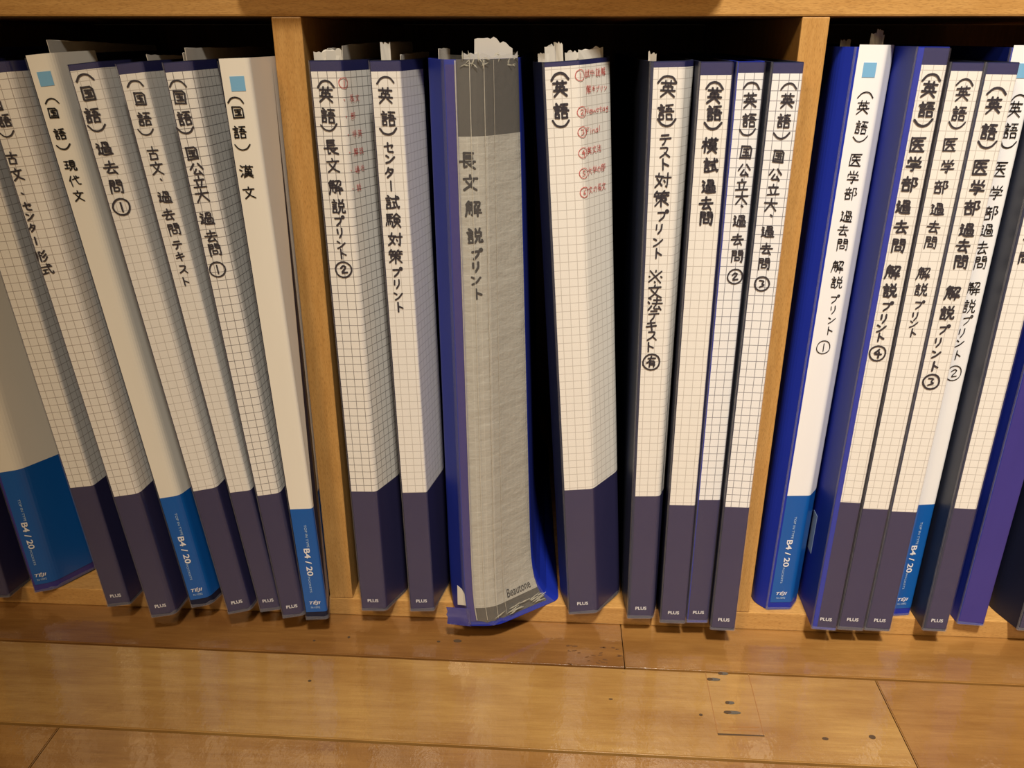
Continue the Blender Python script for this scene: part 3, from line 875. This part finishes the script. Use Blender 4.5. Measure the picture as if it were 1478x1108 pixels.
top2 = [(4.0, 366), (32.0, 366)] + [(32 - 28 * k / 16, 377.0 + rt_.uniform(-1.4, 1.6)) for k in range(17)]
flap('torn_sheet', top2, M_PAGE, 2.5, 1.0)
crump = film('crumpled_film', srgb(200, 196, 180), 0.5, 0.2)
for k in range(26):
    x = 2 + 29 * rt_.random()
    z = 374.6 + rt_.uniform(-3.5, 2.2)
    a = rt_.uniform(0, 3.1)
    l = rt_.uniform(1.2, 3.2)
    dx, dz = math.cos(a) * l, math.sin(a) * l
    flap('film_shred', [(x - dx, z - dz), (x - dx * 0.1 + dz * 0.16, z - dx * 0.16), (x + dx, z + dz), (x - dz * 0.16, z + dx * 0.16)], crump, -0.8 + 2.0 * max(0, min(1, (x + 6) / 19)) + 1.17 * max(0, x - 13) - 0.3 * x, 0.3)
for k in range(22):
    t = rt_.random()
    u = 0.022 + 0.047 * t
    p = tsh.at(u, 0.005 + 0.006 * rt_.random(), 0.0018)
    a = rt_.uniform(-0.2, 0.9)
    l = rt_.uniform(1.5, 4.0)
    x, y, z = p.x / mm, p.y / mm, p.z / mm
    flap('film_shred', [(x - l, z - l * 0.5 * a), (x, z + 0.5), (x + l, z + l * 0.7 * a), (x, z - 0.5)], crump, y - 0.7 * x - 0.8, 0.7)
sheet(tf, 'loose_sheet', -9.5 * mm, 0.012, 0.05, 0.35, 0.380, 0.379, M_PAGE, seed=4)

# ------------------------------------------------------------------ compartment past the second divider
binder('r1', 'royal blue binder with plain white spine and azure foot lettered 医学部 過去問 ① by the divider', (322.3, 3.6), 0.6, (17.0, 1.6), (25.5, 14), 'teji', M_ROYAL, Lp=(-8.2, 9), H=380.5, grid=M_PLAINW, foot=95.5, seam=1.4, rB=2.0, weight=0.6,
       Ct=(25.8, 14), tabs=[(9.5, 19, 9, 0.5, 387.5), (13, 18, 11, 0.5, 390), (-4.5, 2, 16, 0.3, 384)], du=-0.6)
sticker_binder, sticker_shell = binder('r2', 'taller royal blue binder with grid spine lettered 医学部 過去問 解説プリント ④', (349.3, -15.7), 0.4, (16.2, -1.0), (16.9, 18), 'plus', M_ROYAL, H=381, grid=G_FAINT, foot=103.5, ltop=372, seam=3.2, weight=1.15, rB=1.5, Lp=(0.6, 36))
sticker_shell.strip('pale_sticker', -0.036, -0.0275, 0.044, 0.075, M_STICKER, sticker_binder)
binder('r3', 'slim grid-spined binder lettered 医学部 過去問 解説プリント without a number', (367.4, -15.4), 0.5, (17.1, -0.2), (17.5, 18), 'plus', M_NAVY, grid=G_FAINT, foot=98.6, ltop=369, weight=0.85, rB=1.2)
binder('r4', 'grid-spined slate binder lettered 医学部 過去問 解説プリント ③', (386.0, -15.1), 0.45, (17.4, -0.2), (18.0, 18), 'plus', M_SLATE, grid=G_FAINT, foot=97.0, ltop=367.3, weight=1.15, rB=1.5, seam=1.0)
binder('r5', 'plain white-spined royal blue binder with azure foot lettered ② set back behind its neighbour', (407.6, 1.2), 0.15, (16.6, 2.5), (17.8, 16), 'teji', M_ROYAL, H=380.5, grid=M_PLAINW, foot=92.6, weight=0.65, rB=2.0, du=-1.2)
binder('r6', 'slate binder with grid spine whose title runs out at 過去問, beside the plain violet spine', (427.1, -12.8), 0.0, (15.5, -0.6), (19.5, 20), 'plus', M_SLATE, Lp=(-0.6, 30), grid=G_FAINT, foot=99.6, rB=1.5, seam=1.4, weight=1.0)
binder('r7', 'blue binder with plain violet spine and no label', (454.5, -4.5), 0.3, (17.8, -1.2), (19.5, 20), 'blank', M_ROYAL, Lp=(-2.0, 24), H=375, seam=0.4)
binder('r8', 'dark navy binder standing past the plain violet spine', (494.1, -9.1), 0.3, (16.9, -0.4), (19.5, 18), 'plus', M_NAVY, Lp=(-7.5, 24), grid=G_FAINT)

# ------------------------------------------------------------------ unseen box added on the shelf top to shade its front edge
shadow_caster = empty('added_shadow_caster', (0.119, 0.10, 0.4263))
tag(shadow_caster, 'unseen brown box added on top of the bookshelf to shade its front edge', 'shadow_caster')
def rounded(name, hx, y0, y1, z0, z1, mat, r=0.014):
    bm = bmesh.new()
    P = []
    for cx, cy, a0 in ((hx - r, y1 - r, 0), (-hx + r, y1 - r, 90), (-hx + r, y0 + r, 180), (hx - r, y0 + r, 270)):
        for k in range(6):
            t = RAD(a0 + 18 * k)
            P.append((cx + r * math.cos(t), cy + r * math.sin(t)))
    lo = [bm.verts.new((x, y, z0)) for x, y in P]
    hi = [bm.verts.new((x, y, z1)) for x, y in P]
    bm.faces.new(lo[::-1]); bm.faces.new(hi)
    for i in range(len(P)):
        j = (i + 1) % len(P)
        bm.faces.new((lo[i], lo[j], hi[j], hi[i]))
    me = bpy.data.meshes.new(name)
    bm.to_mesh(me); bm.free()
    return link(name, me, mat, shadow_caster)
M_CARD = plain('brown_card', srgb(160, 118, 74), 0.7, var=0.08)
rounded('caster_body', 0.1335, -0.1225, 0.16, 0.0, 0.055, M_CARD)
rounded('caster_lid', 0.1355, -0.1245, 0.162, 0.030, 0.062, M_CARD)
box('caster_tape', (-0.024, -0.1252, 0.0625), (0.024, 0.162, 0.0628), plain('parcel_tape', srgb(176, 140, 92), 0.3), shadow_caster, 0)
